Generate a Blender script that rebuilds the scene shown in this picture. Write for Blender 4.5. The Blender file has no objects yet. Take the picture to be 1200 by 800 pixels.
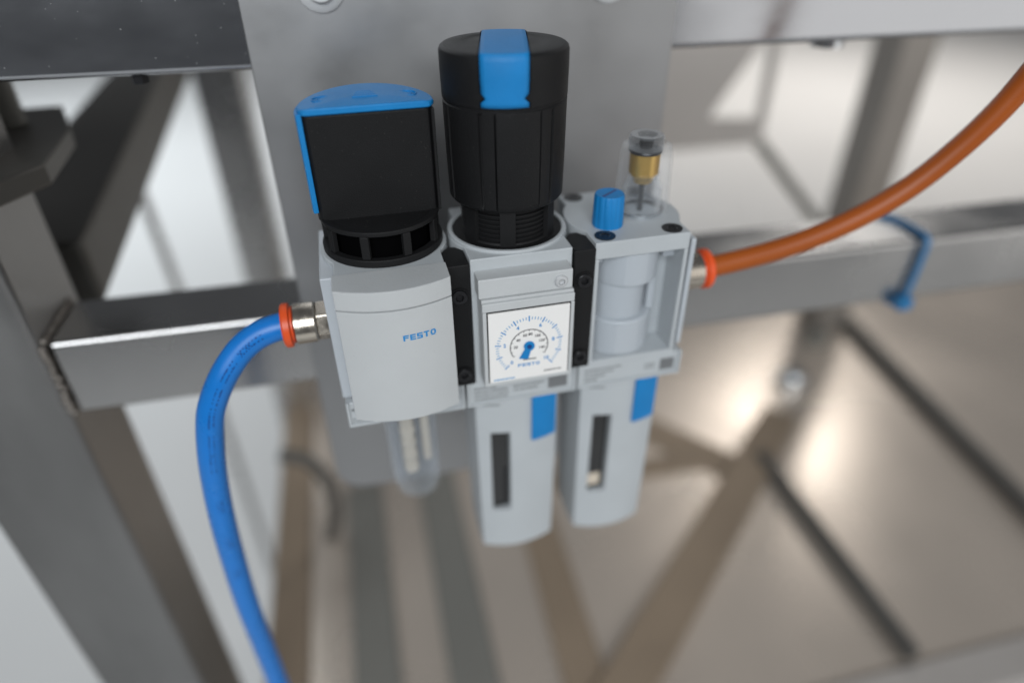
import bpy, bmesh, math, random
from mathutils import Vector, Matrix
random.seed(7)
PI = math.pi
S = 0.001                      # everything below is written in millimetres
scene = bpy.context.scene
COL = scene.collection

# ------------------------------------------------------------------ camera
cam = bpy.data.cameras.new('camera')
camo = bpy.data.objects.new('camera', cam)
COL.objects.link(camo)
RC = [[0.9701901581867834, -0.1459739202611092, 0.19344940310351805],
      [-0.2421573034305011, -0.5525281901177442, 0.7975414970523333],
      [-0.009534010319498354, -0.8206120969915153, -0.5714060630746006]]
CC = Vector((-45.47, -173.06, 92.10))
camo.matrix_world = Matrix(((RC[0][0], -RC[0][1], -RC[0][2], CC.x*S),
                            (RC[1][0], -RC[1][1], -RC[1][2], CC.y*S),
                            (RC[2][0], -RC[2][1], -RC[2][2], CC.z*S),
                            (0, 0, 0, 1)))
cam.sensor_width = 36
cam.lens = 767.485*36/1200
cam.clip_start = 0.01
cam.clip_end = 100
cam.dof.use_dof = True
cam.dof.focus_distance = 0.194
cam.dof.aperture_fstop = 2.7
cam.dof.aperture_blades = 9
scene.camera = camo

# ------------------------------------------------------------------ light
world = bpy.data.worlds.new('World')
scene.world = world
world.use_nodes = True
bg = world.node_tree.nodes['Background']
bg.inputs[0].default_value = (0.90, 0.94, 1.0, 1)
bg.inputs[1].default_value = 0.11

def area(name, loc, target, size, power, col, spread=180):
    l = bpy.data.lights.new(name, 'AREA')
    l.shape = 'RECTANGLE'; l.size, l.size_y = size
    l.energy = power; l.color = col; l.spread = math.radians(spread)
    o = bpy.data.objects.new(name, l); COL.objects.link(o)
    o.location = loc
    o.rotation_euler = (Vector(target)-Vector(loc)).to_track_quat('-Z', 'Y').to_euler()
    return o
area('front_fill_light', (-0.7, -2.4, 1.5), (0, 0.1, 0), (2.4, 1.4), 84, (0.93, 0.97, 1.0))  # unseen fill behind the camera, added to light the front faces
area('right_front_light', (2.4, -2.0, 0.25), (0.1, 0.1, -0.02), (2.6, 2.6), 24, (1.0, 0.98, 0.95))  # unseen soft source at front right, placed to reflect in the rails
area('hall_light', (3.0, 3.2, 2.65), (1.2, 1.6, -0.8), (0.8, 0.8), 26, (1.0, 0.97, 0.93))
# added unseen fills over the rear floor; narrow spread spares shelf and unit
area('far_floor_fill', (-1.6, 2.7, 3.4), (-1.6, 2.75, -0.8), (1.4, 1.0), 56, (0.90, 0.96, 1.0), 72)
area('right_floor_fill', (2.6, 3.0, 3.4), (2.6, 3.05, -0.8), (1.6, 1.2), 46, (1.0, 0.94, 0.88), 72)

scene.view_settings.view_transform = 'Standard'
scene.view_settings.look = 'None'
scene.view_settings.exposure = 0.0
scene.view_settings.gamma = 1.0
scene.cycles.use_denoising = True
scene.cycles.max_bounces = 12
scene.cycles.transmission_bounces = 10
scene.cycles.caustics_refractive = False
scene.cycles.sample_clamp_indirect = 6

# ------------------------------------------------------------------ materials
def nodes(m):
    m.use_nodes = True
    nt = m.node_tree
    return nt, nt.nodes['Principled BSDF']

def mat(name, col, rough=0.5, metal=0.0, var=0.06, vscale=60, bump=0.0, bscale=900, stretch=(1, 1, 1), spec=0.5, rvar=0.0):
    """procedural: base colour varied by two noises, optional fine relief."""
    m = bpy.data.materials.new(name)
    nt, b = nodes(m)
    tc = nt.nodes.new('ShaderNodeTexCoord')
    mp = nt.nodes.new('ShaderNodeMapping'); mp.inputs['Scale'].default_value = stretch
    nt.links.new(tc.outputs['Object'], mp.inputs['Vector'])
    n1 = nt.nodes.new('ShaderNodeTexNoise'); n1.inputs['Scale'].default_value = vscale; n1.inputs['Detail'].default_value = 6
    nt.links.new(mp.outputs[0], n1.inputs['Vector'])
    mx = nt.nodes.new('ShaderNodeMix'); mx.data_type = 'RGBA'
    lo = [max(0, c*(1-var)) for c in col]; hi = [min(1, c*(1+var)) for c in col]
    mx.inputs[6].default_value = (*lo, 1); mx.inputs[7].default_value = (*hi, 1)
    nt.links.new(n1.outputs['Fac'], mx.inputs[0])
    nt.links.new(mx.outputs[2], b.inputs['Base Color'])
    b.inputs['Roughness'].default_value = rough
    b.inputs['Metallic'].default_value = metal
    b.inputs['Specular IOR Level'].default_value = spec
    if rvar:
        mr = nt.nodes.new('ShaderNodeMapRange')
        mr.inputs['To Min'].default_value = rough-rvar; mr.inputs['To Max'].default_value = rough+rvar
        mr.inputs['From Min'].default_value = 0.3; mr.inputs['From Max'].default_value = 0.7
        nt.links.new(n1.outputs['Fac'], mr.inputs['Value']); nt.links.new(mr.outputs[0], b.inputs['Roughness'])
    if bump:
        n2 = nt.nodes.new('ShaderNodeTexNoise'); n2.inputs['Scale'].default_value = bscale; n2.inputs['Detail'].default_value = 3
        nt.links.new(mp.outputs[0], n2.inputs['Vector'])
        bp = nt.nodes.new('ShaderNodeBump'); bp.inputs['Strength'].default_value = bump; bp.inputs['Distance'].default_value = 0.0003
        nt.links.new(n2.outputs['Fac'], bp.inputs['Height']); nt.links.new(bp.outputs[0], b.inputs['Normal'])
    return m

def speckle(m, col, scale, thresh, amount):
    """adds small dust specks of colour col over the existing base colour."""
    nt = m.node_tree; b = nt.nodes['Principled BSDF']
    src = b.inputs['Base Color'].links[0].from_socket
    tc = nt.nodes.new('ShaderNodeTexCoord')
    v = nt.nodes.new('ShaderNodeTexVoronoi'); v.inputs['Scale'].default_value = scale
    nt.links.new(tc.outputs['Object'], v.inputs['Vector'])
    n = nt.nodes.new('ShaderNodeTexNoise'); n.inputs['Scale'].default_value = scale*0.12
    nt.links.new(tc.outputs['Object'], n.inputs['Vector'])
    mul = nt.nodes.new('ShaderNodeMath'); mul.operation = 'MULTIPLY'; mul.inputs[1].default_value = thresh*2
    nt.links.new(n.outputs['Fac'], mul.inputs[0])
    lt = nt.nodes.new('ShaderNodeMath'); lt.operation = 'LESS_THAN'
    nt.links.new(v.outputs['Distance'], lt.inputs[0]); nt.links.new(mul.outputs[0], lt.inputs[1])
    am = nt.nodes.new('ShaderNodeMath'); am.operation = 'MULTIPLY'; am.inputs[1].default_value = amount
    nt.links.new(lt.outputs[0], am.inputs[0])
    mx = nt.nodes.new('ShaderNodeMix'); mx.data_type = 'RGBA'
    nt.links.new(am.outputs[0], mx.inputs[0]); nt.links.new(src, mx.inputs[6]); mx.inputs[7].default_value = (*col, 1)
    nt.links.new(mx.outputs[2], b.inputs['Base Color'])
    if b.inputs['Metallic'].default_value > 0.5:      # dust lies on the metal and is not metallic itself
        iv = nt.nodes.new('ShaderNodeMath'); iv.operation = 'SUBTRACT'; iv.inputs[0].default_value = 1.0
        nt.links.new(am.outputs[0], iv.inputs[1]); nt.links.new(iv.outputs[0], b.inputs['Metallic'])
    return m

def clear(name, col, rough=0.03, ior=1.45, body=0.03, edge=0.8):
    """thin clear plastic: mostly see-through, reflecting more at grazing angles (Fresnel), a little milky."""
    m = mat(name, col, rough, var=0.01, vscale=200)
    nt = m.node_tree; b = nt.nodes['Principled BSDF']; out = nt.nodes['Material Output']
    tr = nt.nodes.new('ShaderNodeBsdfTransparent'); tr.inputs[0].default_value = (*col, 1)
    fr = nt.nodes.new('ShaderNodeLayerWeight')
    pw = nt.nodes.new('ShaderNodeMath'); pw.operation = 'POWER'; pw.inputs[1].default_value = 2.6
    nt.links.new(fr.outputs['Facing'], pw.inputs[0])
    ad = nt.nodes.new('ShaderNodeMath'); ad.operation = 'MULTIPLY_ADD'; ad.use_clamp = True; ad.inputs[1].default_value = edge; ad.inputs[2].default_value = body
    nt.links.new(pw.outputs[0], ad.inputs[0])
    mx = nt.nodes.new('ShaderNodeMixShader')
    nt.links.new(ad.outputs[0], mx.inputs[0]); nt.links.new(tr.outputs[0], mx.inputs[1]); nt.links.new(b.outputs[0], mx.inputs[2])
    nt.links.new(mx.outputs[0], out.inputs['Surface'])
    return m

M = {}
M['grey'] = speckle(mat('grey_plastic', (0.43, 0.455, 0.47), 0.45, var=0.07, vscale=70, bump=0.2, bscale=1500, rvar=0.08), (0.25, 0.25, 0.25), 420, 0.05, 0.35)
M['cover'] = speckle(mat('pale_grey_plastic', (0.47, 0.485, 0.49), 0.45, var=0.06, vscale=55, bump=0.2, bscale=1500, rvar=0.08), (0.22, 0.22, 0.22), 260, 0.035, 0.5)
M['inner'] = mat('inner_grey_plastic', (0.44, 0.47, 0.50), 0.35, var=0.05)
M['black'] = speckle(mat('black_plastic', (0.0075, 0.0075, 0.008), 0.52, var=0.2, spec=0.24, vscale=120, bump=0.35, bscale=2600), (0.16, 0.15, 0.14), 700, 0.05, 0.55)
M['matte'] = mat('matte_black_plastic', (0.008, 0.008, 0.0085), 0.6, spec=0.25, var=0.2, bump=0.25, bscale=2600)
M['dark'] = mat('cavity_shade', (0.002, 0.002, 0.0022), 0.9, spec=0.0)  # near-black without gloss: shade of vents and gaps put into the colour
M['blue'] = speckle(mat('blue_plastic', (0.008, 0.19, 0.48), 0.5, spec=0.3, var=0.12, vscale=160, bump=0.3, bscale=1200), (0.01, 0.06, 0.22), 380, 0.05, 0.5)
M['bluehose'] = speckle(mat('blue_tubing', (0.005, 0.165, 0.54), 0.30, var=0.12, vscale=60, rvar=0.1), (0.05, 0.25, 0.55), 300, 0.05, 0.5)
M['orange'] = mat('orange_plastic', (0.72, 0.085, 0.016), 0.38, var=0.1, vscale=200)
M['orangehose'] = mat('brown_orange_tubing', (0.33, 0.074, 0.008), 0.42, var=0.15, vscale=40, spec=0.35)
M['nickel'] = mat('nickel_plated_brass', (0.62, 0.56, 0.48), 0.24, 1.0, var=0.12, vscale=300, rvar=0.08)
M['screw'] = mat('zinc_screw', (0.62, 0.64, 0.66), 0.25, 1.0, var=0.1, vscale=400)
M['washer'] = mat('dull_zinc', (0.60, 0.61, 0.62), 0.5, 0.5, var=0.1, vscale=200)
M['blackscrew'] = mat('black_oxide_screw', (0.02, 0.02, 0.022), 0.32, 0.4, var=0.2, vscale=400)
M['brass'] = mat('brass', (0.78, 0.50, 0.14), 0.3, 0.75, var=0.12, vscale=300)
M['clear'] = clear('clear_plastic', (0.95, 0.96, 0.97))
M['shell'] = clear('thin_clear_plastic', (0.97, 0.975, 0.98), 0.02, 1.45, 0.012, 0.36)
M['plug'] = clear('grey_clear_plastic', (0.66, 0.67, 0.68), 0.04, 1.45, 0.06, 0.8)
M['milky'] = clear('hazy_clear_plastic', (0.88, 0.90, 0.92), 0.12, 1.45, 0.02, 0.45)
M['smoke'] = mat('smoked_window', (0.018, 0.018, 0.018), 0.08, var=0.6, vscale=60, spec=0.6)
M['dial'] = mat('dial_white', (0.78, 0.765, 0.745), 0.35, var=0.02)
M['inkblue'] = mat('blue_ink', (0.02, 0.22, 0.52), 0.5, var=0.05)
M['inkpale'] = mat('pale_blue_ink', (0.05, 0.27, 0.54), 0.5, var=0.05)
M['inkblack'] = mat('black_ink', (0.03, 0.03, 0.035), 0.5, var=0.05)
M['inkgrey'] = mat('grey_ink', (0.15, 0.155, 0.16), 0.5, var=0.1)
M['inkhose'] = mat('tubing_print', (0.004, 0.04, 0.19), 0.4, var=0.1)
M['filter'] = mat('silencer_insert', (0.60, 0.52, 0.42), 0.5, var=0.15, vscale=200)

# steels
M['plate'] = speckle(mat('brushed_plate_steel', (0.40, 0.40, 0.403), 0.46, 1.0, var=0.07, vscale=30, bump=0.05, bscale=300, rvar=0.06), (0.55, 0.55, 0.54), 240, 0.035, 0.5)
M['rail'] = speckle(mat('polished_rail_steel', (0.42, 0.43, 0.45), 0.19, 1.0, var=0.06, vscale=36, bump=0.02, bscale=400, stretch=(1, 1, 2.2), rvar=0.04), (0.62, 0.62, 0.60), 330, 0.055, 0.45)
M['frame'] = mat('frame_steel', (0.45, 0.445, 0.44), 0.26, 1.0, var=0.14, vscale=18, bump=0.05, bscale=200, rvar=0.08)
M['post'] = mat('weathered_post_steel', (0.27, 0.268, 0.264), 0.42, 1.0, var=0.40, vscale=26, bump=0.06, bscale=200, stretch=(1, 1, 0.35), rvar=0.08)
M['weld'] = mat('weld_bead', (0.22, 0.20, 0.18), 0.5, 0.9, var=0.4, vscale=220, bump=0.6, bscale=500)
M['shelf'] = mat('shelf_steel_sheet', (0.66, 0.575, 0.495), 0.28, 0.5, var=0.06, vscale=6, rvar=0.05)
M['tan'] = mat('tan_reflection_steel', (0.33, 0.255, 0.185), 0.55, 0.3, var=0.18, vscale=14)  # brown of the reflected surroundings put into the base colour
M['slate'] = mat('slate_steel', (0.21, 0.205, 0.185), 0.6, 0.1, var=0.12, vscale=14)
M['darkbar'] = mat('dark_bar_steel', (0.14, 0.135, 0.125), 0.45, 0.5, var=0.2, vscale=18)
M['rear'] = mat('rear_post_steel', (0.30, 0.275, 0.25), 0.5, 0.5, var=0.15, vscale=14)
M['gusset'] = mat('gusset_steel', (0.46, 0.43, 0.405), 0.5, 0.3, var=0.1, vscale=14)
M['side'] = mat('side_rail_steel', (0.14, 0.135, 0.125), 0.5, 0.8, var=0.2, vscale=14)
M['zip'] = mat('blue_cable_tie', (0.012, 0.15, 0.34), 0.4, var=0.1)

# ------------------------------------------------------------------ mesh helpers
def V(*a): return Vector(a)

def finish(bm, name, material, parent=None, bevel=0, seg=2, smooth=True, frame=False, xf=None):
    """writes the bmesh (mm) as one mesh object in metres."""
    if xf is not None: bmesh.ops.transform(bm, matrix=xf, verts=bm.verts)
    if frame: bmesh.ops.transform(bm, matrix=FR, verts=bm.verts)
    bmesh.ops.recalc_face_normals(bm, faces=bm.faces)
    bmesh.ops.scale(bm, vec=(S, S, S), verts=bm.verts)
    me = bpy.data.meshes.new(name)
    bm.to_mesh(me); bm.free()
    if smooth:
        for p in me.polygons: p.use_smooth = True
        me.set_sharp_from_angle(angle=math.radians(32))
    me.materials.append(M[material])
    stuff = name in ('small_print', 'printing', 'scale_ticks', 'outer_scale', 'inner_scale', 'relief_marks')
    o = bpy.data.objects.new(name, me)
    COL.objects.link(o)
    if stuff: o['kind'] = 'stuff'
    if parent is not None:
        o.parent = parent
        if parent.type == 'EMPTY': o.location = -parent.location
    if bevel:
        md = o.modifiers.new('edge', 'BEVEL'); md.width = bevel*S; md.segments = seg
        md.limit_method = 'ANGLE'; md.angle_limit = math.radians(40); md.harden_normals = True
    return o

def box(bm, x0, x1, y0, y1, z0, z1):
    r = bmesh.ops.create_cube(bm, size=1)
    for v in r['verts']:
        v.co = Vector(((x0+x1)/2+v.co.x*(x1-x0), (y0+y1)/2+v.co.y*(y1-y0), (z0+z1)/2+v.co.z*(z1-z0)))
    return r['verts']

def prism(bm, pts, z0, z1, axis='z'):
    """extrude polygon pts; axis z: (x,y); axis y: (x,z) extruded in y."""
    def mk(p, h):
        return (p[0], p[1], h) if axis == 'z' else ((p[0], h, p[1]) if axis == 'y' else (h, p[0], p[1]))
    a = [bm.verts.new(mk(p, z0)) for p in pts]
    b = [bm.verts.new(mk(p, z1)) for p in pts]
    n = len(pts)
    bm.faces.new(a[::-1]); bm.faces.new(b)
    for i in range(n):
        bm.faces.new((a[i], a[(i+1) % n], b[(i+1) % n], b[i]))

def lathe(bm, prof, cx=0, cy=0, n=64, closed=False, rf=None, mtx=None):
    """profile (r,z) round the vertical axis at cx,cy; r=0 ends become poles."""
    rings = []
    for (r, z) in prof:
        if r <= 1e-6:
            rings.append([bm.verts.new((cx, cy, z))])
        else:
            ring = []
            for i in range(n):
                a = 2*PI*i/n
                rr = r if rf is None else rf(r, z, a)
                ring.append(bm.verts.new((cx+rr*math.cos(a), cy+rr*math.sin(a), z)))
            rings.append(ring)
    m = len(rings)
    for k in range(m if closed else m-1):
        A, B = rings[k], rings[(k+1) % m]
        for i in range(n):
            j = (i+1) % n
            if len(A) == 1 and len(B) == 1: continue
            if len(A) == 1: bm.faces.new((A[0], B[i], B[j]))
            elif len(B) == 1: bm.faces.new((A[i], A[j], B[0]))
            else: bm.faces.new((A[i], A[j], B[j], B[i]))
    if mtx is not None: bmesh.ops.transform(bm, matrix=mtx, verts=[v for r in rings for v in r])

def axis_x(x, y, z):           # lathe axis z -> +x through (0,y,z)
    return Matrix.Translation((x, y, z)) @ Matrix.Rotation(PI/2, 4, 'Y')
def axis_my(x, y, z):          # lathe axis z -> -y
    return Matrix.Translation((x, y, z)) @ Matrix.Rotation(PI/2, 4, 'X')

def catmull(pts, sub=10):
    P = [Vector(p) for p in pts]
    P = [P[0]*2-P[1]]+P+[P[-1]*2-P[-2]]
    out = []
    for i in range(1, len(P)-2):
        for k in range(sub):
            t = k/sub
            a, b, c, d = P[i-1], P[i], P[i+1], P[i+2]
            out.append(0.5*((2*b)+(c-a)*t+(2*a-5*b+4*c-d)*t*t+(3*b-a-3*c+d)*t**3))
    out.append(P[-2].copy())
    return out

def sweep(bm, path, r, n=24, cap=True, sx=1.0):
    rings = []
    up = Vector((0, 0, 1))
    t0 = (path[1]-path[0]).normalized()
    nrm = t0.cross(up) if abs(t0.dot(up)) < .95 else t0.cross(Vector((1, 0, 0)))
    nrm.normalize()
    for i, p in enumerate(path):
        t = (path[min(i+1, len(path)-1)]-path[max(i-1, 0)]).normalized()
        nrm = (nrm-t*nrm.dot(t)).normalized()
        bi = t.cross(nrm)
        rings.append([bm.verts.new(p+nrm*math.cos(2*PI*k/n)*r*sx+bi*math.sin(2*PI*k/n)*r) for k in range(n)])
    for a, b in zip(rings, rings[1:]):
        for k in range(n):
            bm.faces.new((a[k], a[(k+1) % n], b[(k+1) % n], b[k]))
    if cap:
        bm.faces.new(rings[0][::-1]); bm.faces.new(rings[-1])

def text_into(bm, s, size, fn, bold=0.0, align='CENTER'):
    """adds flat lettering: fn maps (u,v) in mm to a point."""
    cu = bpy.data.curves.new('t', 'FONT'); cu.body = s; cu.size = size; cu.align_x = align; cu.align_y = 'CENTER'; cu.offset = bold
    cu.resolution_u = 2
    o = bpy.data.objects.new('t', cu); COL.objects.link(o)
    dg = bpy.context.evaluated_depsgraph_get()
    me = bpy.data.meshes.new_from_object(o.evaluated_get(dg))
    vs = [bm.verts.new(fn(v.co.x, v.co.y)) for v in me.vertices]
    for p in me.polygons:
        try: bm.faces.new([vs[i] for i in p.vertices])
        except ValueError: pass
    bpy.data.objects.remove(o); bpy.data.curves.remove(cu); bpy.data.meshes.remove(me)

def quad(bm, u0, u1, v0, v1, fn):
    bm.faces.new([bm.verts.new(fn(u, v)) for u, v in ((u0, v0), (u1, v0), (u1, v1), (u0, v1))])

def wide_letters(bm, s, w, h, gap, st, fn):
    """broad squared capital letters out of strokes; origin lower left."""
    u = 0
    for ch in s:
        r = []
        if ch == 'F': r = [(0, st*1.2, 0, h), (st*1.2, w, h-st, h), (st*1.2, w*.92, h*.42, h*.42+st)]
        if ch == 'E': r = [(0, st*1.2, 0, h), (st*1.2, w, h-st, h), (st*1.2, w*.95, h*.5-st/2, h*.5+st/2), (st*1.2, w, 0, st)]
        if ch == 'S': r = [(0, w, h-st, h), (0, st*1.2, h*.5+st/2, h-st), (0, w, h*.5-st/2, h*.5+st/2), (w-st*1.2, w, st, h*.5-st/2), (0, w, 0, st)]
        if ch == 'T': r = [(0, w, h-st, h), (w/2-st*.6, w/2+st*.6, 0, h-st)]
        if ch == 'O': r = [(st*.5, w-st*.5, h-st, h), (st*.5, w-st*.5, 0, st), (0, st*1.2, st, h-st), (w-st*1.2, w, st, h-st)]
        for (a, b, c, d) in r:
            k = 4
            for i in range(k): quad(bm, u+a+(b-a)*i/k, u+a+(b-a)*(i+1)/k, c, d, fn)
        u += w+gap

def thing(name, label, cat, base=(0, 0, 0), group=None):
    o = bpy.data.objects.new(name, None); COL.objects.link(o)
    o.location = Vector(base)*S; o.empty_display_size = 0.02
    o['label'] = label; o['category'] = cat
    if group: o['group'] = group
    return o
def tag(o, label, cat, group=None):
    o['label'] = label; o['category'] = cat
    if group: o['group'] = group
    return o
def struct(o): o['kind'] = 'structure'; return o

# the frame is turned a fraction of a degree against the air unit
FR = Matrix(((0.99988785, 0.00947741, 0.01159554), (-0.00962031, 0.99987769, 0.01233074), (-0.01147726, -0.01244091, 0.99985674))).to_4x4()

# ================================================================== SETTING
bm = bmesh.new()
box(bm, -6000, 9000, -1350, 14000, -860, -850)
fl = finish(bm, 'floor', 'dial', frame=False)
M['floor'] = mat('sealed_floor', (0.56, 0.56, 0.555), 0.35, var=0.05, vscale=2.5)
fl.data.materials.clear(); fl.data.materials.append(M['floor']); struct(fl)

# ------------------------------------------------------------------ steel frame
P = 69.64
frame = thing('machine_frame', 'welded stainless steel tube frame carrying the mounting plate', 'frame', (-199, 94, -850))

def tube_box(name, x0, x1, y0, y1, z0, z1, m='frame', bev=3.0, parent=None):
    bm = bmesh.new(); box(bm, x0, x1, y0, y1, z0, z1)
    return finish(bm, name, m, parent or frame, bevel=bev, seg=4, frame=True)

tube_box('top_rail', -420, 620, P+3, P+53, 41.6, 101.6, 'rail', 2.5)
tube_box('lower_rail', -173, 620, P+3, P+38, -89.1, -53.8, 'frame', 2.5)
tube_box('front_post', -224, -174, P, P+49, -850, 320, 'post', 4.0)
tube_box('rear_post', -186, -141, 520, 565, -850, 60, 'frame', 4.0)
tube_box('rear_post', 588, 640, 520, 570, -850, 60, 'rear', 4.0)
# side rail sloping away behind the front post
bm = bmesh.new()
v = [(-224, 140, -38), (-174, 140, -42), (-174, 140, -74), (-224, 140, -74)]
w = [(-224, 520, -16), (-174, 520, 8), (-174, 520, -28), (-224, 520, -30)]
va = [bm.verts.new(p) for p in v]; vb = [bm.verts.new(p) for p in w]
bm.faces.new(va); bm.faces.new(vb[::-1])
for i in range(4): bm.faces.new((va[i], vb[i], vb[(i+1) % 4], va[(i+1) % 4]))
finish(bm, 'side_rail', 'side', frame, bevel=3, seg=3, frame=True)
# welds where the lower rail meets the post
bm = bmesh.new()
for (a, b) in (((-173.5, P+2, -54), (-173.5, P+2, -89)), ((-173.5, P+3, -53.5), (-173.5, P+38, -53.5))):
    a, b = Vector(a), Vector(b); n = 14
    for i in range(n):
        p = a.lerp(b, (i+.5)/n)
        bmesh.ops.create_icosphere(bm, subdivisions=2, radius=1.5+random.random()*0.5, matrix=Matrix.Translation(p+Vector((random.uniform(-.4, .4),)*3)))
finish(bm, 'weld_seam', 'weld', frame, frame=True)
# levelling bracket on the post
bm = bmesh.new()
prism(bm, [(-230, 176), (-176, 181), (-161, 139), (-156, 92), (-172, 60), (-230, 60)][::-1], 2, 10)
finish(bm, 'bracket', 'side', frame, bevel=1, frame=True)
bm = bmesh.new()
prof = []
for k in range(26): prof += [(5.2, 10+k*2.4), (6.0, 11.2+k*2.4)]
lathe(bm, [(0, 10)]+prof+[(0, 72)], -186, 150, 24)
finish(bm, 'threaded_rod', 'slate', frame, frame=True)
# rear cross members seen between the rails on the right
bm = bmesh.new()
prism(bm, [(262, -30), (405, -30), (350, -118), (412, -122), (412, -30), (424, -30), (424, -152), (262, -152)][::-1], 512, 518, 'y')
finish(bm, 'gusset_panel', 'gusset', frame, bevel=0.8, frame=True)
bm = bmesh.new(); sweep(bm, [Vector((424, 516, -152)), Vector((600, 516, -330))], 7, 12)
finish(bm, 'brace_rod', 'slate', frame, frame=True)
bm = bmesh.new(); sweep(bm, [Vector((-262, 520, -100)), Vector((-254, 520, -300)), Vector((-250, 520, -850))], 5, 12)
finish(bm, 'drop_rod', 'frame', frame, frame=True)
bm = bmesh.new()
lathe(bm, [(0, 0), (7, 0), (7, 5), (6, 6.5), (0, 6.5)], n=24, mtx=Matrix.Translation((163, P+28, 35.5)))
finish(bm, 'bolt_head', 'screw', frame, frame=True)
bm = bmesh.new()
lathe(bm, [(0, 0), (2.8, 0), (2.8, 3), (0, 3)], n=6, mtx=Matrix.Translation((-112, P+8, 38.8)))
finish(bm, 'bolt_head', 'blackscrew', frame, frame=True)

# ------------------------------------------------------------------ lower shelf
SZ = -450
shelf = thing('lower_shelf', 'wide stainless steel shelf sheet low in the frame with frame reflections built as strips', 'shelf', (250, 300, SZ))
bm = bmesh.new(); box(bm, -140, 1500, 46, 760, SZ-3, SZ)
finish(bm, 'sheet', 'shelf', shelf, bevel=0.5, frame=True)
def shelf_bar(name, pts, h0, h1, m):
    bm = bmesh.new(); prism(bm, pts, SZ+h0, SZ+h1)
    return finish(bm, name, m, shelf, bevel=1.2, frame=True)
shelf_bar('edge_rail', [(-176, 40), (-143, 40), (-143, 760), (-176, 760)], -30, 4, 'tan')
shelf_bar('edge_rail', [(-142, 12), (1500, 12), (1500, 45), (-142, 45)], -30, 4, 'gusset')
shelf_bar('reflection_band', [(-104, 50), (-66, 50), (-66, 360), (-104, 360)], 0.5, 5, 'slate')  # these bands stand in for frame reflections on the sheet
shelf_bar('reflection_band', [(-27, 50), (13, 50), (13, 420), (-27, 420)], 0.5, 5, 'slate')
shelf_bar('reflection_band', [(62, 50), (99, 50), (108, 330), (72, 330)], 0.5, 5, 'tan')
def strip(a, b, wd):
    a, b = Vector(a), Vector(b); d = (b-a).normalized(); n = Vector((-d.y, d.x))*wd/2
    return [tuple(a-n), tuple(b-n), tuple(b+n), tuple(a+n)]
shelf_bar('diagonal_reflection', strip((70, 45), (428, 359), 42), 5.5, 10, 'tan')  # slanting reflections of the frame, modelled as solid strips
shelf_bar('diagonal_reflection', strip((325, 292), (196, 448), 40), 0.5, 5, 'tan')
shelf_bar('diagonal_reflection', strip((310, 312), (110, 318), 26), 0.8, 4.6, 'tan')
bm = bmesh.new(); sweep(bm, [Vector((362, 296, SZ+9)), Vector((357, 50, SZ+9))], 8, 16)
finish(bm, 'rod', 'darkbar', shelf, frame=True)
bm = bmesh.new(); sweep(bm, [Vector((648, 570, SZ+11)), Vector((582, 100, SZ+11))], 10, 16)
finish(bm, 'rod', 'darkbar', shelf, frame=True)
bm = bmesh.new(); lathe(bm, [(0, 0), (20, 0), (20, 9), (17, 9), (16, 15), (12, 20), (6, 22.5), (0, 23)], n=32, mtx=Matrix.Translation((482, 418, SZ)))
finish(bm, 'bolt', 'screw', shelf, frame=True)
bm = bmesh.new(); lathe(bm, [(0, 0), (16, 0), (16, 16), (0, 16)], n=6, mtx=Matrix.Translation((574, 498, SZ)))
finish(bm, 'foot_nut', 'slate', shelf, bevel=1, frame=True)
# dark bent hose loop hanging beside the shelf edge
bm = bmesh.new()
sweep(bm, catmull([(-150, 300, -330), (-125, 300, -345), (-112, 300, -385), (-116, 300, -430), (-135, 300, -480), (-160, 300, -530)], 8), 6.5, 16)
tag(finish(bm, 'cable', 'darkbar', None, frame=True), 'dark bent cable looping down behind the lower left corner of the plate', 'cable')

# ------------------------------------------------------------------ mounting plate
plate = thing('mounting_plate', 'brushed steel mounting plate behind the air unit', 'plate', (0, P, -157))
bm = bmesh.new()
pts = []
for cx, cz, a0 in ((-75.2+14, -156+14, PI), (75.2-14, -156+14, 1.5*PI)):
    for k in range(9): pts.append((cx+14*math.cos(a0+k*PI/16), cz+14*math.sin(a0+k*PI/16)))
pts += [(75.2, 150), (-75.2, 150)]
prism(bm, pts, P-0.2, P+2.8, 'y')
finish(bm, 'sheet', 'plate', plate, bevel=0.5, frame=True)
for sx in (-49.5, 48.3):
    bm = bmesh.new()
    lathe(bm, [(0, 0), (7.6, 0), (7.6, .7), (7.0, 1.0), (4.6, 1.2), (4.6, 2.4), (4.2, 2.8), (2.4, 2.8), (2.4, 1.0), (0, 1.0)], n=40, mtx=axis_my(sx, P-0.2, 66.5))
    finish(bm, 'screw', 'washer', plate, frame=True)

# ================================================================== AIR UNIT
unit = thing('air_preparation_unit', 'pneumatic filter regulator lubricator unit with blue and black controls', 'air unit', (0, 20, -140))

def plan(cx, hw=16.3, y0=0, y1=40, r=19.7):
    """plan outline of one module: square front and back with a round waist."""
    c = 20; dy = math.sqrt(r*r-hw*hw); a = math.atan2(-dy, hw)
    pts = [(cx-hw, y0), (cx+hw, y0)]
    for k in range(13):
        t = a+(-2*a)*k/12; pts.append((cx+r*math.cos(t), c+r*math.sin(t)))
    pts += [(cx+hw, y1), (cx-hw, y1)]
    for k in range(13):
        t = PI+a+(-2*a)*k/12; pts.append((cx+r*math.cos(t), c+r*math.sin(t)))
    return pts

# ---- shut-off valve body, left
bm = bmesh.new(); prism(bm, plan(-40), -47, 0)
box(bm, -59.9, -20.4, 0.3, 40, -57, -47)
vb = finish(bm, 'valve_body', 'grey', unit, bevel=0.5)
bm = bmesh.new()
box(bm, -60.5, -56.0, 2.5, 37, -46.5, -1.5)
finish(bm, 'side_flange', 'inner', vb, bevel=0.6)
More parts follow.
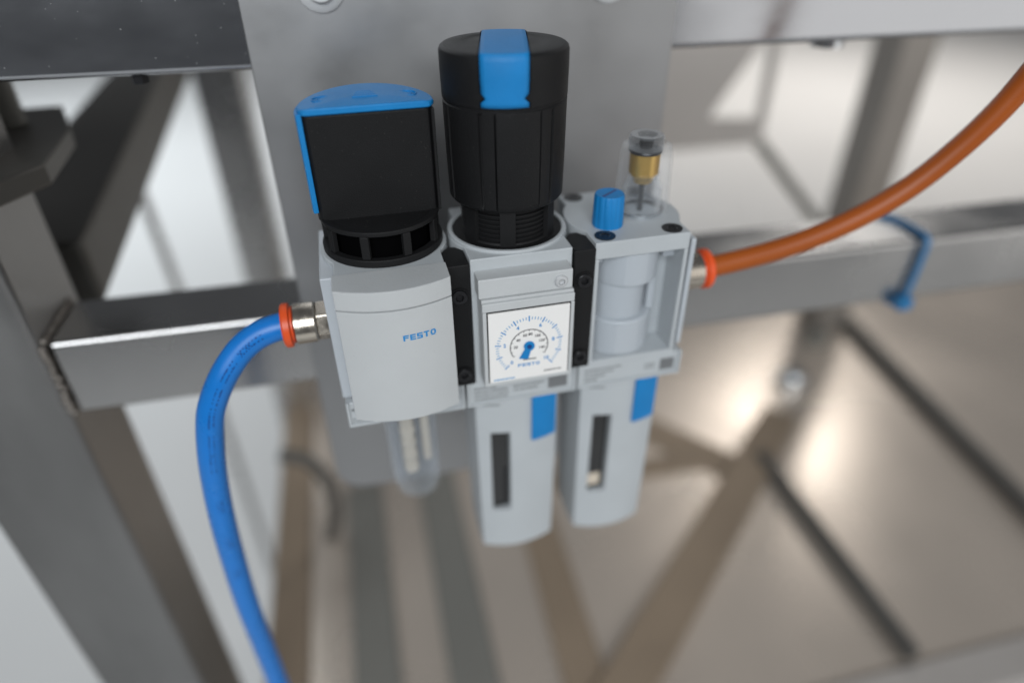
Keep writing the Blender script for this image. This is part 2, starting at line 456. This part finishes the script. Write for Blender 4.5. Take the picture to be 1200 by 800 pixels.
# rim of the label strip
def rim(x0, x1, parent):
    bm = bmesh.new(); y0, y1, z0, z1, t = -0.5, 0.25, -56.9, -46.6, 0.9
    box(bm, x0, x1, y0, y1, z0, z0+t); box(bm, x0, x0+t, y0, y1, z0+t, z1); box(bm, x1-t, x1, y0, y1, z0+t, z1)
    return finish(bm, 'label_rim', 'grey', parent, bevel=0.2)
rim(-59.9, -20.4, vb)

# ---- curved front cover with lettering
CX0, CX1 = -56.8, -23.6
def cover_y(x):
    t = (x-(CX0+CX1)/2)/((CX1-CX0)/2); return -9.0-4.2*(1-t*t)
def cover_prism(bm, z0, z1, dx=0, dy=0):
    pts = [(CX0+dx, 0.4)]
    n = 24
    fr = []
    for k in range(n+1):
        x = CX0+dx+(CX1-CX0-2*dx)*k/n; fr.append((x, cover_y(x)+dy))
    pts = [(CX0+dx, 0.2)]+fr+[(CX1-dx, 0.2)]
    prism(bm, pts, z0, z1)
bm = bmesh.new()
cover_prism(bm, -5.8, 0.4); cover_prism(bm, -6.2, -5.8, 0.4, 0.6); cover_prism(bm, -46.6, -6.25)
cov = finish(bm, 'front_cover', 'cover', unit, bevel=0.2)
bm = bmesh.new()
wide_letters(bm, 'FESTO', 1.70, 2.0, 0.34, 0.46, lambda u, v: (-39.2+u, cover_y(-39.2+u)-0.06, -16.7+v))
finish(bm, 'lettering', 'inkblue', cov, smooth=False)
# small print left and right of the cover on the strip
bm = bmesh.new()
def dashes(bm, x0, x1, z, h, y, seed):
    rnd = random.Random(seed); x = x0
    while x < x1:
        w = rnd.uniform(.35, .9); quad(bm, x, min(x+w, x1), z, z+h, lambda u, v: (u, y, v)); x += w+rnd.uniform(.15, .4)
quad(bm, -58.4, -57.4, -50.6, -49.6, lambda u, v: (u, 0.22, v))
dashes(bm, -58.4, -50, -55.4, .5, 0.22, 1); dashes(bm, -58.4, -54, -54.2, .45, 0.22, 2); dashes(bm, -26, -22, -52.5, .5, 0.22, 3)
finish(bm, 'small_print', 'inkgrey', vb, smooth=False)

# ---- rotary handle with vents and blue cap
hx, hy = -40, 20
bm = bmesh.new()
R1 = 18.3
# vented skirt: ring at bottom, ring at top, posts between, core coloured as deep shade
def ring(bm, ro, ri, z0, z1, cx, cy, n=96):
    lathe(bm, [(ri, z0), (ro, z0), (ro, z1), (ri, z1)], cx, cy, n, closed=True)
ring(bm, R1+0.3, R1-2.2, 0.1, 2.5, hx, hy); ring(bm, R1-0.2, R1-2.4, 9.7, 11.2, hx, hy)
for a in range(9):
    an = math.radians(-90+20+40*a)
    vs = box(bm, -1.3, 1.3, -2.0, -0.2, 2.5, 9.8)
    bmesh.ops.transform(bm, verts=vs, matrix=Matrix.Translation((hx, hy, 0)) @ Matrix.Rotation(an+PI/2, 4, 'Z') @ Matrix.Translation((0, -R1+2.1, 0)))
skirt = finish(bm, 'vent_skirt', 'matte', unit, bevel=0.35)
bm = bmesh.new(); lathe(bm, [(0, 0.3), (R1-2.9, 0.3), (R1-2.9, 10.4), (0, 10.4)], hx, hy, 48)
finish(bm, 'vent_core', 'dark', skirt)
def handle_plan(r, y_front):
    d = y_front-hy; a0 = math.asin(d/r)
    pts = []
    n = 40
    a1 = a0+0.16
    for k in range(n+1):
        t = a1+(PI-2*a1)*k/n; pts.append((hx+r*math.cos(t), hy+r*math.sin(t)))
    ex = r*math.cos(a0)
    q = [(hx-ex+.25, y_front+.9), (hx-ex+1.0, y_front+.2), (hx-ex+2.2, y_front), (hx+ex-2.2, y_front), (hx+ex-1.0, y_front+.2), (hx+ex-.25, y_front+.9)]
    return pts+q
bm = bmesh.new()
prism(bm, handle_plan(18.4, 15.0), 10.0, 41.2)
lathe(bm, [(0, 9.6), (R1-0.6, 9.6), (R1-0.6, 10.6), (R1-1.2, 10.9), (0, 10.9)], hx, hy, 64)
handle = finish(bm, 'rotary_handle', 'black', unit, bevel=0.6)
# blue cap with a gently arched top
bm = bmesh.new()
pl = handle_plan(18.9, 14.6)
zt = lambda x, y: 42.5+1.9*max(0, 1-((x-hx)/20.5)**2)-0.006*max(0, y-15)**1.6
bot = [bm.verts.new((x, y, 41.3)) for x, y in pl]
top = [bm.verts.new((x, y, zt(x, y))) for x, y in pl]
n = len(pl)
bm.faces.new(bot[::-1])
for i in range(n): bm.faces.new((bot[i], bot[(i+1) % n], top[(i+1) % n], top[i]))
# subdivided top: rows between the chord and the arc
rows = 8; grid = [[None]*(n) for _ in range(rows+1)]
for i in range(n):
    grid[rows][i] = top[i]
for k in range(rows):
    f = k/rows
    for i in range(n):
        x = hx+(pl[i][0]-hx)*f; y = 24+(pl[i][1]-24)*f
        grid[k][i] = bm.verts.new((x, y, zt(x, y)))
for k in range(rows):
    for i in range(n):
        j = (i+1) % n
        bm.faces.new((grid[k][i], grid[k][j], grid[k+1][j], grid[k+1][i]))
bmesh.ops.remove_doubles(bm, verts=bm.verts, dist=0.001)
cap = finish(bm, 'blue_cap', 'blue', handle, bevel=0.5)
bm = bmesh.new()
pts_o = []; pts_i = []
for k in range(9):
    t = math.radians(180+14-34*k/8)
    pts_o.append((hx+19.7*math.cos(t), hy+19.7*math.sin(t))); pts_i.append((hx+18.2*math.cos(t), hy+18.2*math.sin(t)))
prism(bm, pts_o+pts_i[::-1], 13.2, 41.8)
finish(bm, 'blue_side_strip', 'blue', handle, bevel=0.3)
# thin raised rib along the right edge of the handle face
bm = bmesh.new(); box(bm, -22.6, -21.7, 13.9, 16, 11.2, 41.2)
finish(bm, 'grip_rib', 'matte', handle, bevel=0.2)
# moulded relief on the cap: two rings and a few short lines
bm = bmesh.new()
for cx in (-51.5, -28.5):
    z = zt(cx, 23); ring(bm, 3.2, 2.9, z-.4, z+.07, cx, 23, 32); ring(bm, 1.9, 1.65, z-.4, z+.07, cx, 23, 32)
for j in range(4):
    y = 20+j*2.2; box(bm, -43.5+j*.5, -36.5-j*.5, y, y+.35, zt(-40, y)-.4, zt(-40, y)+.06)
finish(bm, 'relief_marks', 'blue', cap)

# ---- clear exhaust bowl under the valve
bm = bmesh.new()
lathe(bm, [(10.2, -57.2), (10.0, -85), (9.6, -104), (8.2, -109.5), (5, -111.6), (0, -112), (0, -110.6), (4, -110.2), (7, -108.2), (8.5, -103), (8.9, -85), (9.1, -57.2)], -39, 20, 48, closed=True)
eb = finish(bm, 'clear_bowl', 'milky', unit)
bm = bmesh.new(); box(bm, -43.2, -38.6, 15, 25, -99, -57.2); box(bm, -35.6, -32.4, 17, 23, -95, -57.2)
for k in range(6): box(bm, -43.8, -38.0, 14.2, 25.8, -96+k*6.4, -94.6+k*6.4)
finish(bm, 'insert', 'filter', eb, bevel=1.2)

# ---- module connectors
for cx in (-20.2, 20.2):
    bm = bmesh.new()
    prism(bm, [(cx-3.55, -1.0), (cx+3.55, -1.0), (cx+3.55, 9), (cx+1.2, 12), (cx-1.2, 12), (cx-3.55, 9)], -46.4, -0.9)
    cl = finish(bm, 'module_clamp', 'matte', unit, bevel=0.4)
    for z in (-11.6, -41.6):
        bm = bmesh.new()
        lathe(bm, [(3.1, 0.0), (3.1, .4), (2.6, .4), (2.6, 0.0)], n=40, closed=True, mtx=axis_my(cx, -1.0, z))
        finish(bm, 'screw_seat', 'black', cl)
        bm = bmesh.new()
        lathe(bm, [(0, -.6), (2.45, -.6), (2.45, 0.75), (2.2, 1.0), (1.25, 1.0)], n=32, mtx=axis_my(cx, -1.0, z))
        lathe(bm, [(1.25, 1.0), (1.25, 0.05), (0, 0.05)], n=6, mtx=axis_my(cx, -1.0, z))
        finish(bm, 'screw', 'blackscrew', cl)

# ---- regulator body, middle
bm = bmesh.new(); prism(bm, plan(0), -47, 0); box(bm, -19.6, 19.7, 0.3, 40, -57, -47)
ring(bm, 19.5, 17.9, -1.5, 0.9, 0, 20)
rb = finish(bm, 'regulator_body', 'grey', unit, bevel=0.45)
rim(-19.6, 19.7, rb)
bm = bmesh.new()
for i, z in enumerate((-50.2, -51.8, -53.4, -55.0)): dashes(bm, -17, -5 if i else -9, z, .75, 0.22, 10+i)
dashes(bm, -3, 8, -51.5, .7, 0.22, 20); dashes(bm, -3, 6, -53.2, .7, 0.22, 21)
finish(bm, 'small_print', 'inkgrey', rb, smooth=False)
bm = bmesh.new(); quad(bm, 9.5, 16.5, -54.5, -49.6, lambda u, v: (u, 0.2, v))
finish(bm, 'print_patch', 'inkgrey', rb, smooth=False)
bm = bmesh.new(); lathe(bm, [(0, .35), (17.8, .35), (17.8, -.3), (0, -.3)], 0, 20, 64)
finish(bm, 'collar_disc', 'matte', rb)
# ---- regulator knob
gro = [(-90-36, 1.2), (-90-22, .8), (-90+20, 1.0), (-90+34, 1.6), (-90+70, 1.2), (-90-75, 1.2)]
def krf(r, z, a):
    if 14.3 < z < 40.8:
        d = math.degrees(a)
        for g, w in gro:
            if abs((d-g+180) % 360-180) < w: return r-0.7
        for g0, g1 in ((-90-22, -90+20),):
            if g0 < ((d+180) % 360-180) < g1: return r+0.12
    return r
bm = bmesh.new()
prof = [(0, 12.2), (16.4, 12.2), (17.2, 12.4), (17.8, 13.2), (17.85, 14.5), (18.1, 26), (18.25, 40.6), (18.3, 41.4), (18.0, 41.7), (18.0, 42.2), (18.35, 42.5),
        (18.5, 50), (18.5, 54.6), (18.2, 55.5), (17.5, 56.0), (16.9, 56.1), (12, 56.5), (11.5, 56.3), (8, 56.6), (0, 56.8)]
lathe(bm, prof, 0, 20, 360, rf=krf)
knob = finish(bm, 'regulator_knob', 'black', unit)
bm = bmesh.new()
prof = [(0, 0.3), (15.0, 0.3)]
for k in range(8): prof += [(14.6, 0.9+k*1.5), (13.7, 1.1+k*1.5), (13.7, 1.8+k*1.5), (14.6, 2.0+k*1.5)]
prof += [(14.6, 13.3), (0, 13.3)]
lathe(bm, prof, 0, 20, 72)
for d in (-90-12, -90+50, -90-60, -90+110):
    vs = box(bm, -2.4, 2.4, -1.4, 0.2, 0.4, 13)
    bmesh.ops.transform(bm, verts=vs, matrix=Matrix.Translation((0, 20, 0)) @ Matrix.Rotation(math.radians(d+90), 4, 'Z') @ Matrix.Translation((0, -14.2, 0)))
finish(bm, 'ribbed_neck', 'matte', knob)
# blue slide over the top of the knob
def slide(bm, half, off, znotch=True):
    rot = Matrix.Translation((0, 20, 0)) @ Matrix.Rotation(math.radians(-13), 4, 'Z')
    R_ = 18.5+off
    us = [-1, -.8, -.6, -.4, -.2, 0, .2, .4, .6, .8, 1]
    rowsv = []
    def edge(u, hw, t, z, r):
        x = u*hw; return (x, -math.sqrt(r*r-x*x)*t, z)
    # front side, from the bottom upwards
    for z, hw in ((42.9, half), (44.2, half), (45.3, half-1.3), (46.6, half-.1), (50, half), (54.4, half)):
        rowsv.append([edge(u, hw, 1, z, R_) for u in us])
    rowsv.append([edge(u, half, 1, 55.5+off*.5, R_-.35) for u in us])
    rowsv.append([edge(u, half, 1, 56.2+off, R_-1.1) for u in us])
    for k in range(1, 10):
        t = 1-2*k/10
        rowsv.append([edge(u, half, t, 56.2+off+.45*(1-t*t), R_-1.1) for u in us])
    rowsv.append([edge(u, half, -1, 56.2+off, R_-1.1) for u in us])
    rowsv.append([edge(u, half, -1, 54.4, R_) for u in us])
    rowsv.append([edge(u, half, -1, 44, R_) for u in us])
    vv = [[bm.verts.new(rot @ Vector(p)) for p in r] for r in rowsv]
    for a, b in zip(vv, vv[1:]):
        for i in range(len(us)-1): bm.faces.new((a[i], a[i+1], b[i+1], b[i]))
bm = bmesh.new(); slide(bm, 6.5, 0.30)
bl = finish(bm, 'blue_slide', 'blue', knob)
md = bl.modifiers.new('thick', 'SOLIDIFY'); md.thickness = 0.6*S; md.offset = -1
bm = bmesh.new(); slide(bm, 6.85, 0.08)
gp = finish(bm, 'slide_gap', 'dark', knob)
# ---- gauge
bm = bmesh.new()
box(bm, -15.2, 14.6, -6.2, 0.2, -10.6, -3.9)
finish(bm, 'gauge_clip', 'cover', rb, bevel=0.5)
bm = bmesh.new()
box(bm, -14.6, 14.9, -7.0, 0.2, -43.3, -10.6)
# raised bezel
for b in ((-14.6, 14.9, -8.0, -7, -14.4, -11.4), (-14.6, 14.9, -7.8, -7, -43.3, -41.75), (-14.6, -13.3, -8.2, -7, -41.6, -14.4), (13.7, 14.9, -8.2, -7, -41.6, -14.4)): box(bm, *b)
gh = finish(bm, 'gauge', 'cover', unit, bevel=0.35)
bm = bmesh.new(); box(bm, -13.3, 13.7, -7.4, -6.9, -41.6, -14.4); finish(bm, 'bezel_gap', 'dark', gh)
bm = bmesh.new(); box(bm, -12.9, 13.4, -8.1, -7.3, -41.55, -15.0); finish(bm, 'dial_face', 'dial', gh, bevel=0.15)
GX, GZ, GY = 0.15, -28.7, -8.14
pol = lambda r, d: (GX+r*math.cos(math.radians(d)), GZ+r*math.sin(math.radians(d)))
def radial(bm, d, r0, r1, w, y=GY):
    c, s = math.cos(math.radians(d)), math.sin(math.radians(d))
    f = lambda u, v: (GX+u*c-v*s, y, GZ+u*s+v*c)
    quad(bm, r0, r1, -w/2, w/2, f)
bm = bmesh.new(); bm2 = bmesh.new()
for k in range(51):
    d = 225-270*k/50; big = k % 5 == 0
    radial(bm if big else bm2, d, 9.3 if big else 9.9, 11.3 if k % 5 == 0 else 10.9, 0.42 if big else 0.26)
for v, k in (('0', 0), ('2', 10), ('4', 20), ('6', 30), ('8', 40), ('10', 50)):
    x, z = pol(8.1, 225-270*k/50)
    text_into(bm, v, 1.9, lambda u, w: (x+u, GY, z+w), 0.05)
finish(bm, 'outer_scale', 'inkblue', gh, smooth=False); finish(bm2, 'scale_ticks', 'inkpale', gh, smooth=False)
bm = bmesh.new()
for k in range(54):
    d0 = 215-250*k/54; d1 = 215-250*(k+1)/54
    p = [pol(6.05, d0), pol(6.35, d0), pol(6.35, d1), pol(6.05, d1)]
    bm.faces.new([bm.verts.new((a, GY, b)) for a, b in p])
for k in range(15): radial(bm, 215-250*k/14, 5.6, 6.2, 0.2)
for v, k in (('20', 2), ('40', 4), ('60', 6), ('80', 7.3), ('100', 9.2), ('120', 11), ('140', 13)):
    x, z = pol(4.4, 215-250*k/14)
    text_into(bm, v, 1.4, lambda u, w: (x+u, GY, z+w), 0.04)
dashes(bm, GX-1.9, GX+2.4, GZ-5.5, .5, GY, 48)
dashes(bm, GX+5.2, GX+11.0, GZ-11.2, .6, GY, 47)
finish(bm, 'inner_scale', 'inkblack', gh, smooth=False)
bm = bmesh.new()
wide_letters(bm, 'FESTO', 1.22, 1.2, 0.3, 0.27, lambda u, v: (GX-3.7+u, GY, GZ-7.9+v))
finish(bm, 'lettering', 'inkblue', gh, smooth=False)
bm = bmesh.new(); dashes(bm, -11.6, -4.6, -40.9, .6, GY, 44); finish(bm, 'small_print', 'inkpale', gh, smooth=False)
bm = bmesh.new()
lathe(bm, [(0, 0), (1.75, 0), (1.75, .5), (0, .5)], n=32, mtx=axis_my(GX, GY, GZ))
prism(bm, [(GX-0.9, GZ), (GX+0.9, GZ), (GX-0.3, GZ-4.9), (GX-3.3, GZ-4.4)][::-1], GY-.35, GY-.05, 'y')
nd = finish(bm, 'needle', 'blue', gh)
bm = bmesh.new(); lathe(bm, [(0, 0), (.75, 0), (.75, .3), (0, .3)], n=24, mtx=axis_my(GX, GY-.5, GZ)); finish(bm, 'pivot', 'inkhose', gh)
bm = bmesh.new()
lathe(bm, [(2.05, 0), (2.05, .5), (1.75, .9), (1.0, 1.0)], n=32, mtx=axis_my(10.7, -6.2, -7.5))
lathe(bm, [(1.0, 1.0), (1.0, .3), (0, .3)], n=6, mtx=axis_my(10.7, -6.2, -7.5))
finish(bm, 'clip_screw', 'washer', gh)

# ---- bowls
def bowl(cx, fluid):
    def section(hw, yb, bul):
        p = []
        n = 16
        for k in range(n+1):
            t = -1+2*k/n; p.append((cx+hw*t, yb-bul*(1-t*t)))
        p += [(cx+hw+.6, yb+6), (cx+hw+.6, 30), (cx+hw-2, 34), (cx-hw+2, 34), (cx-hw-.6, 30), (cx-hw-.6, yb+6)]
        return p
    secs = [(-57.2, 15.8, 7.6, 3.4), (-80, 15.7, 7.6, 3.4), (-120, 15.3, 7.9, 3.4), (-142.2, 15.0, 8.1, 3.4), (-143.8, 14.0, 9.0, 3.2)]
    wx0, wx1, wz0, wz1 = cx-10.7, cx-3.5, -119.5, -76.5
    bm = bmesh.new()
    rr = [[bm.verts.new((x, y, z)) for x, y in section(hw, yb, bl)] for z, hw, yb, bl in secs]
    for a, b in zip(rr, rr[1:]):
        for i in range(len(a)):
            j = (i+1) % len(a); bm.faces.new((a[i], a[j], b[j], b[i]))
    bm.faces.new(rr[0]); bm.faces.new(rr[-1][::-1])
    o = finish(bm, 'bowl', 'grey', unit, bevel=0.5)
    # window slot cut through the front
    cb = bmesh.new(); box(cb, wx0, wx1, -2, 9.5, wz0, wz1)
    cme = finish(cb, 'slot_cut', 'grey', None)
    md = o.modifiers.new('slot', 'BOOLEAN'); md.operation = 'DIFFERENCE'; md.object = cme; md.solver = 'EXACT'
    dg = bpy.context.evaluated_depsgraph_get(); dg.update()
    o.modifiers.move(o.modifiers.find('slot'), 0)
    bvl = o.modifiers['edge']; bvl.show_render = bvl.show_viewport = False
    dg = bpy.context.evaluated_depsgraph_get()
    nm = bpy.data.meshes.new_from_object(o.evaluated_get(dg)); o.modifiers.remove(o.modifiers['slot']); o.data = nm; nm.name = 'bowl'
    bvl.show_render = bvl.show_viewport = True
    bpy.data.objects.remove(cme)
    bm = bmesh.new(); box(bm, wx0+.15, wx1-.15, 7.6, 9.3, wz0+.15, wz1-.15)
    w = finish(bm, 'sight_window', 'smoke', o)
    if fluid:
        bm = bmesh.new(); box(bm, wx0+.5, wx1-1.5, 7.2, 7.8, wz0+2.5, wz0+9); finish(bm, 'residue', 'filter', o, bevel=.3)
    else:
        bm = bmesh.new(); box(bm, wx1-2.2, wx1-1.0, 7.2, 7.8, wz0+3, wz0+22); finish(bm, 'drain_stem', 'blackscrew', o, bevel=.2)
    # blue latch
    bm = bmesh.new()
    lx0, lx1 = cx+4.7, cx+14.8
    f = lambda x: 7.6-3.4*(1-((x-cx)/15.8)**2)
    n = 8
    pts = [(lx0+(lx1-lx0)*k/n, f(lx0+(lx1-lx0)*k/n)-1.3) for k in range(n+1)]
    pts += [(lx1, f(lx1)+1.5), (lx0, f(lx0)+1.5)]
    prism(bm, pts, -81.8, -57.6)
    lt = finish(bm, 'blue_latch', 'blue', o, bevel=0.5)
    bm = bmesh.new()
    sl = lambda u, v: (cx-13.2+u, f(cx-13.2+u)-.08, -63+v)
    x = 0
    for k in range(5): quad(bm, x, x+.9, 0, .7, sl); x += 1.25
    finish(bm, 'small_print', 'inkgrey', o, smooth=False)
    return o
bowl(0, False)
bowl(40.6, True)

# ---- lubricator body, right: open front recess with stepped cylinders
bm = bmesh.new()
prism(bm, plan(40, 16.2), -5.6, 0.3)
pl = plan(40, 16.2)
pl2 = [(23.8, 0), (25.4, 0), (25.4, 11.5), (54.8, 11.5), (54.8, 0)]+pl[1:]
prism(bm, pl2, -45.6, -5.6)
prism(bm, plan(40, 16.2), -47, -45.6)
box(bm, 20.4, 59.9, 0.3, 40, -57, -47)
lb = finish(bm, 'lubricator_body', 'grey', unit, bevel=0.35)
rim(20.4, 59.9, lb)
bm = bmesh.new()
lathe(bm, [(0, -6), (11.4, -6), (11.4, -17.5), (10.9, -18.2), (0, -18.2)], 39.2, 12.2, 48)
lathe(bm, [(0, -18.2), (9.6, -18.2), (9.6, -32), (0, -32)], 37.4, 12.6, 48)
lathe(bm, [(0, -31.5), (11.6, -31.5), (12.2, -32.2), (12.2, -45.5), (0, -45.5)], 38.2, 13, 48)
box(bm, 47, 49.5, 7, 11.4, -31.4, -18); box(bm, 50.5, 54.7, 6, 11.4, -11, -5.7); box(bm, 25.5, 29, 6, 11.4, -10, -5.7)
finish(bm, 'inner_cylinders', 'inner', lb, bevel=0.4)
bm = bmesh.new(); box(bm, 25.45, 54.75, 0.5, 1.5, -45.5, -5.7); finish(bm, 'clear_window', 'shell', lb)
bm = bmesh.new()
for i, z in enumerate((-50.0, -51.6, -53.2, -54.8)): dashes(bm, 23, 37-3*i, z, .7, 0.22, 30+i)
dashes(bm, 46, 50, -51.5, .7, 0.22, 40); dashes(bm, 46, 50, -53, .7, 0.22, 41)
finish(bm, 'small_print', 'inkgrey', lb, smooth=False)
bm = bmesh.new(); quad(bm, 52, 57.5, -54.6, -49.6, lambda u, v: (u, 0.2, v)); finish(bm, 'print_patch', 'inkgrey', lb, smooth=False)
bm = bmesh.new(); box(bm, 58.7, 60.6, 3, 37, -46, -4); finish(bm, 'side_flange', 'inner', lb, bevel=.6)
for (x, y) in ((28.4, 4.4), (51.4, 4.1), (28.4, 36.6), (51.4, 36.6)):
    bm = bmesh.new(); lathe(bm, [(0, 0.2), (3.4, 0.2), (3.4, 0.55), (1.6, 0.58)], x, y, 32); lathe(bm, [(1.6, 0.58), (1.6, 0.34), (0, 0.34)], x, y, 6)
    finish(bm, 'screw', 'blackscrew', lb)
# blue metering screw
bm = bmesh.new()
def brf(r, z, a): return r-0.28*(0.5+0.5*math.cos(14*a))**3 if 0.6 < z < 10.5 else r
lathe(bm, [(0, .3), (5.0, .3), (5.1, 1.0), (4.9, 10.2), (4.5, 11.0), (0, 11.0)], 32.3, 12.6, 112, rf=brf)
bk = finish(bm, 'metering_screw', 'blue', unit)
bm = bmesh.new(); vs = box(bm, -3.6, 3.6, -.5, .5, 10.9, 11.06)
bmesh.ops.transform(bm, verts=vs, matrix=Matrix.Translation((32.3, 12.6, 0)) @ Matrix.Rotation(math.radians(35), 4, 'Z'))
finish(bm, 'slot', 'inkhose', bk)
# drip sight dome
dx, dy = 47.2, 20.4
bm = bmesh.new()
lathe(bm, [(9.3, .3), (8.9, 14), (8.7, 20), (8.0, 23), (6.2, 24.2), (6.2, 23.6), (7.6, 22.4), (8.1, 20), (8.3, 14), (8.7, .3)], dx, dy, 64, closed=True)
dome = finish(bm, 'sight_dome', 'shell', unit)
bm = bmesh.new()
lathe(bm, [(6.6, .5), (6.5, 9), (5.2, 12.2), (5.0, 14), (4.4, 14), (4.6, 12), (5.8, 8.8), (5.9, .5)], dx, dy, 48, closed=True)
finish(bm, 'drip_glass', 'clear', dome)
bm = bmesh.new()
lathe(bm, [(0, 10.5), (3.0, 10.5), (3.6, 12.2), (4.9, 13.4), (5.0, 20.6), (0, 20.6)], dx-.3, dy, 24, rf=lambda r, z, a: r*(1-.06*(math.cos(6*a)*.5+.5)))
finish(bm, 'brass_insert', 'brass', dome)
bm = bmesh.new(); lathe(bm, [(0, 20.6), (5.2, 20.6), (5.5, 21.1), (5.2, 21.7), (0, 21.7)], dx-.3, dy, 40); finish(bm, 'seal_ring', 'blackscrew', dome)
bm = bmesh.new()
lathe(bm, [(0, 21.75), (5.6, 21.75), (5.7, 25.6), (5.2, 26.3), (3.4, 26.3), (2.6, 24.8), (0, 24.6)], dx-.3, dy, 48)
finish(bm, 'sight_plug', 'plug', dome)
bm = bmesh.new(); lathe(bm, [(0, 22.2), (2.2, 22.2), (2.2, 24.4), (0, 24.4)], dx-.3, dy, 24); finish(bm, 'plug_core', 'blackscrew', dome)
bm = bmesh.new(); ring(bm, 7.8, 6.8, .35, 1.4, dx, dy, 48); finish(bm, 'seat_ring', 'screw', dome)
bm = bmesh.new(); lathe(bm, [(0, .5), (1.0, .5), (1.0, 10.4), (0, 10.4)], dx-.3, dy, 16); finish(bm, 'drip_tube', 'clear', dome)

# ---- push-in fittings
PY, PZ = 18.4, -25.2
def fitting(sx, x0):
    mt = axis_x(0, PY, PZ)
    def L(prof, n, name, m, parent, bev=0, turn=0):
        bm = bmesh.new()
        lathe(bm, prof, n=n, mtx=Matrix.Translation((x0, PY, PZ)) @ Matrix.Rotation(PI/2*sx, 4, 'Y') @ Matrix.Rotation(turn, 4, 'Z'))
        return finish(bm, name, m, parent, bevel=bev)
    body = L([(0, -2), (6.6, -2), (6.6, 5.6), (0, 5.6)], 6, 'fitting', 'nickel', unit, 0.5, .3)
    L([(0, 5.6), (6.3, 5.6), (6.7, 6.2), (6.7, 12.4), (6.2, 13.0), (0, 13.0)], 48, 'sleeve', 'nickel', body)
    L([(4.9, 12.6), (6.0, 12.6), (6.0, 13.6), (7.3, 14.0), (7.4, 15.8), (6.8, 16.4), (4.9, 16.4)], 48, 'release_ring', 'orange', body)
fitting(-1, -59.4)
fitting(1, 59.4)

# ================================================================== HOSES
HL = [(-62, PY, PZ), (-74.5, PY, PZ), (-80, 18.2, -25.9), (-85.4, 18, -28), (-91, 17, -31.9), (-97, 15, -38.5), (-102.2, 14, -47), (-105.3, 13, -54.6),
      (-108.5, 12, -69), (-111, 12, -85), (-113, 12, -103), (-114.8, 13, -124), (-117, 15, -156), (-118.6, 18, -205), (-118.9, 18.4, -232), (-119, 18, -300)]
hp = catmull(HL, 10)
bm = bmesh.new(); sweep(bm, hp, 4.5, 32)
bh = tag(finish(bm, 'blue_air_hose', 'bluehose'), 'bright blue air hose curving down from the left fitting', 'hose')
# printing along the hose, wrapped on its surface
bm = bmesh.new()
cum = [0]
for a, b in zip(hp, hp[1:]): cum.append(cum[-1]+(b-a).length)
def on_hose(s, v):
    i = max(0, min(len(hp)-2, next((k for k in range(len(cum)-1) if cum[k+1] >= s), len(hp)-2)))
    f = (s-cum[i])/max(1e-6, cum[i+1]-cum[i]); p = hp[i].lerp(hp[i+1], f); t = (hp[i+1]-hp[i]).normalized()
    tc = (CC-p).normalized(); out = Vector((0.10, -0.86, 0.5)); out = (out-t*out.dot(t)).normalized(); side = t.cross(out)
    a = v/4.5
    return p+(out*math.cos(a)+side*math.sin(a))*4.55
# the print is too small to read in the photograph: runs of short strokes where its words stand
prnd = random.Random(5)
for s0, ln in ((20, 10), (33, 7), (43, 6), (51, 8), (62, 15), (92, 6), (112, 6), (132, 5)):
    q = s0
    while q < s0+ln:
        w = prnd.uniform(.45, .8)
        quad(bm, q, q+w, -1.95, -.1, on_hose)
        if prnd.random() < .7: quad(bm, q+w, q+w+.55, -.6 if prnd.random() < .5 else -1.95, -.1 if prnd.random() < .5 else -1.4, on_hose)
        q += w+prnd.uniform(.6, .95)
finish(bm, 'printing', 'inkhose', bh, smooth=False)

HR = [(62, PY, PZ), (75.9, PY, -24.9), (89.3, 17.5, -23), (105.4, 16, -19.4), (120.4, 14, -13.9), (134, 11.5, -6.3), (146.3, 9, 3.4), (156.4, 6, 15.9), (163.6, 3, 28.7), (168, 1, 39.9), (171, -1, 52), (174, -4, 80), (172, -8, 140)]
bm = bmesh.new(); sweep(bm, catmull(HR, 10), 3.95, 32)
tag(finish(bm, 'orange_air_hose', 'orangehose'), 'brown orange air hose rising from the right fitting to the upper right', 'hose')

# cable tie round the lower rail
bm = bmesh.new()
sweep(bm, catmull([(225, P+37, -53.2), (230, P+22, -52.2), (230, P+8, -52), (229.5, P+1.2, -53.6), (229.5, P+.6, -63), (229, P+.6, -76), (228, P+.6, -86), (226.5, P+1.6, -90.6), (224, P+10, -91.4), (222, P+26, -91.4)], 8), 1.5, 14)
ct = tag(finish(bm, 'cable_tie', 'zip', None, frame=True), 'blue cable tie looped round the lower rail under the orange hose', 'cable tie')
bm = bmesh.new(); box(bm, 222.5, 230.5, P-4, P+1.8, -91.5, -85)
finish(bm, 'tie_head', 'zip', ct, bevel=.8, frame=True)
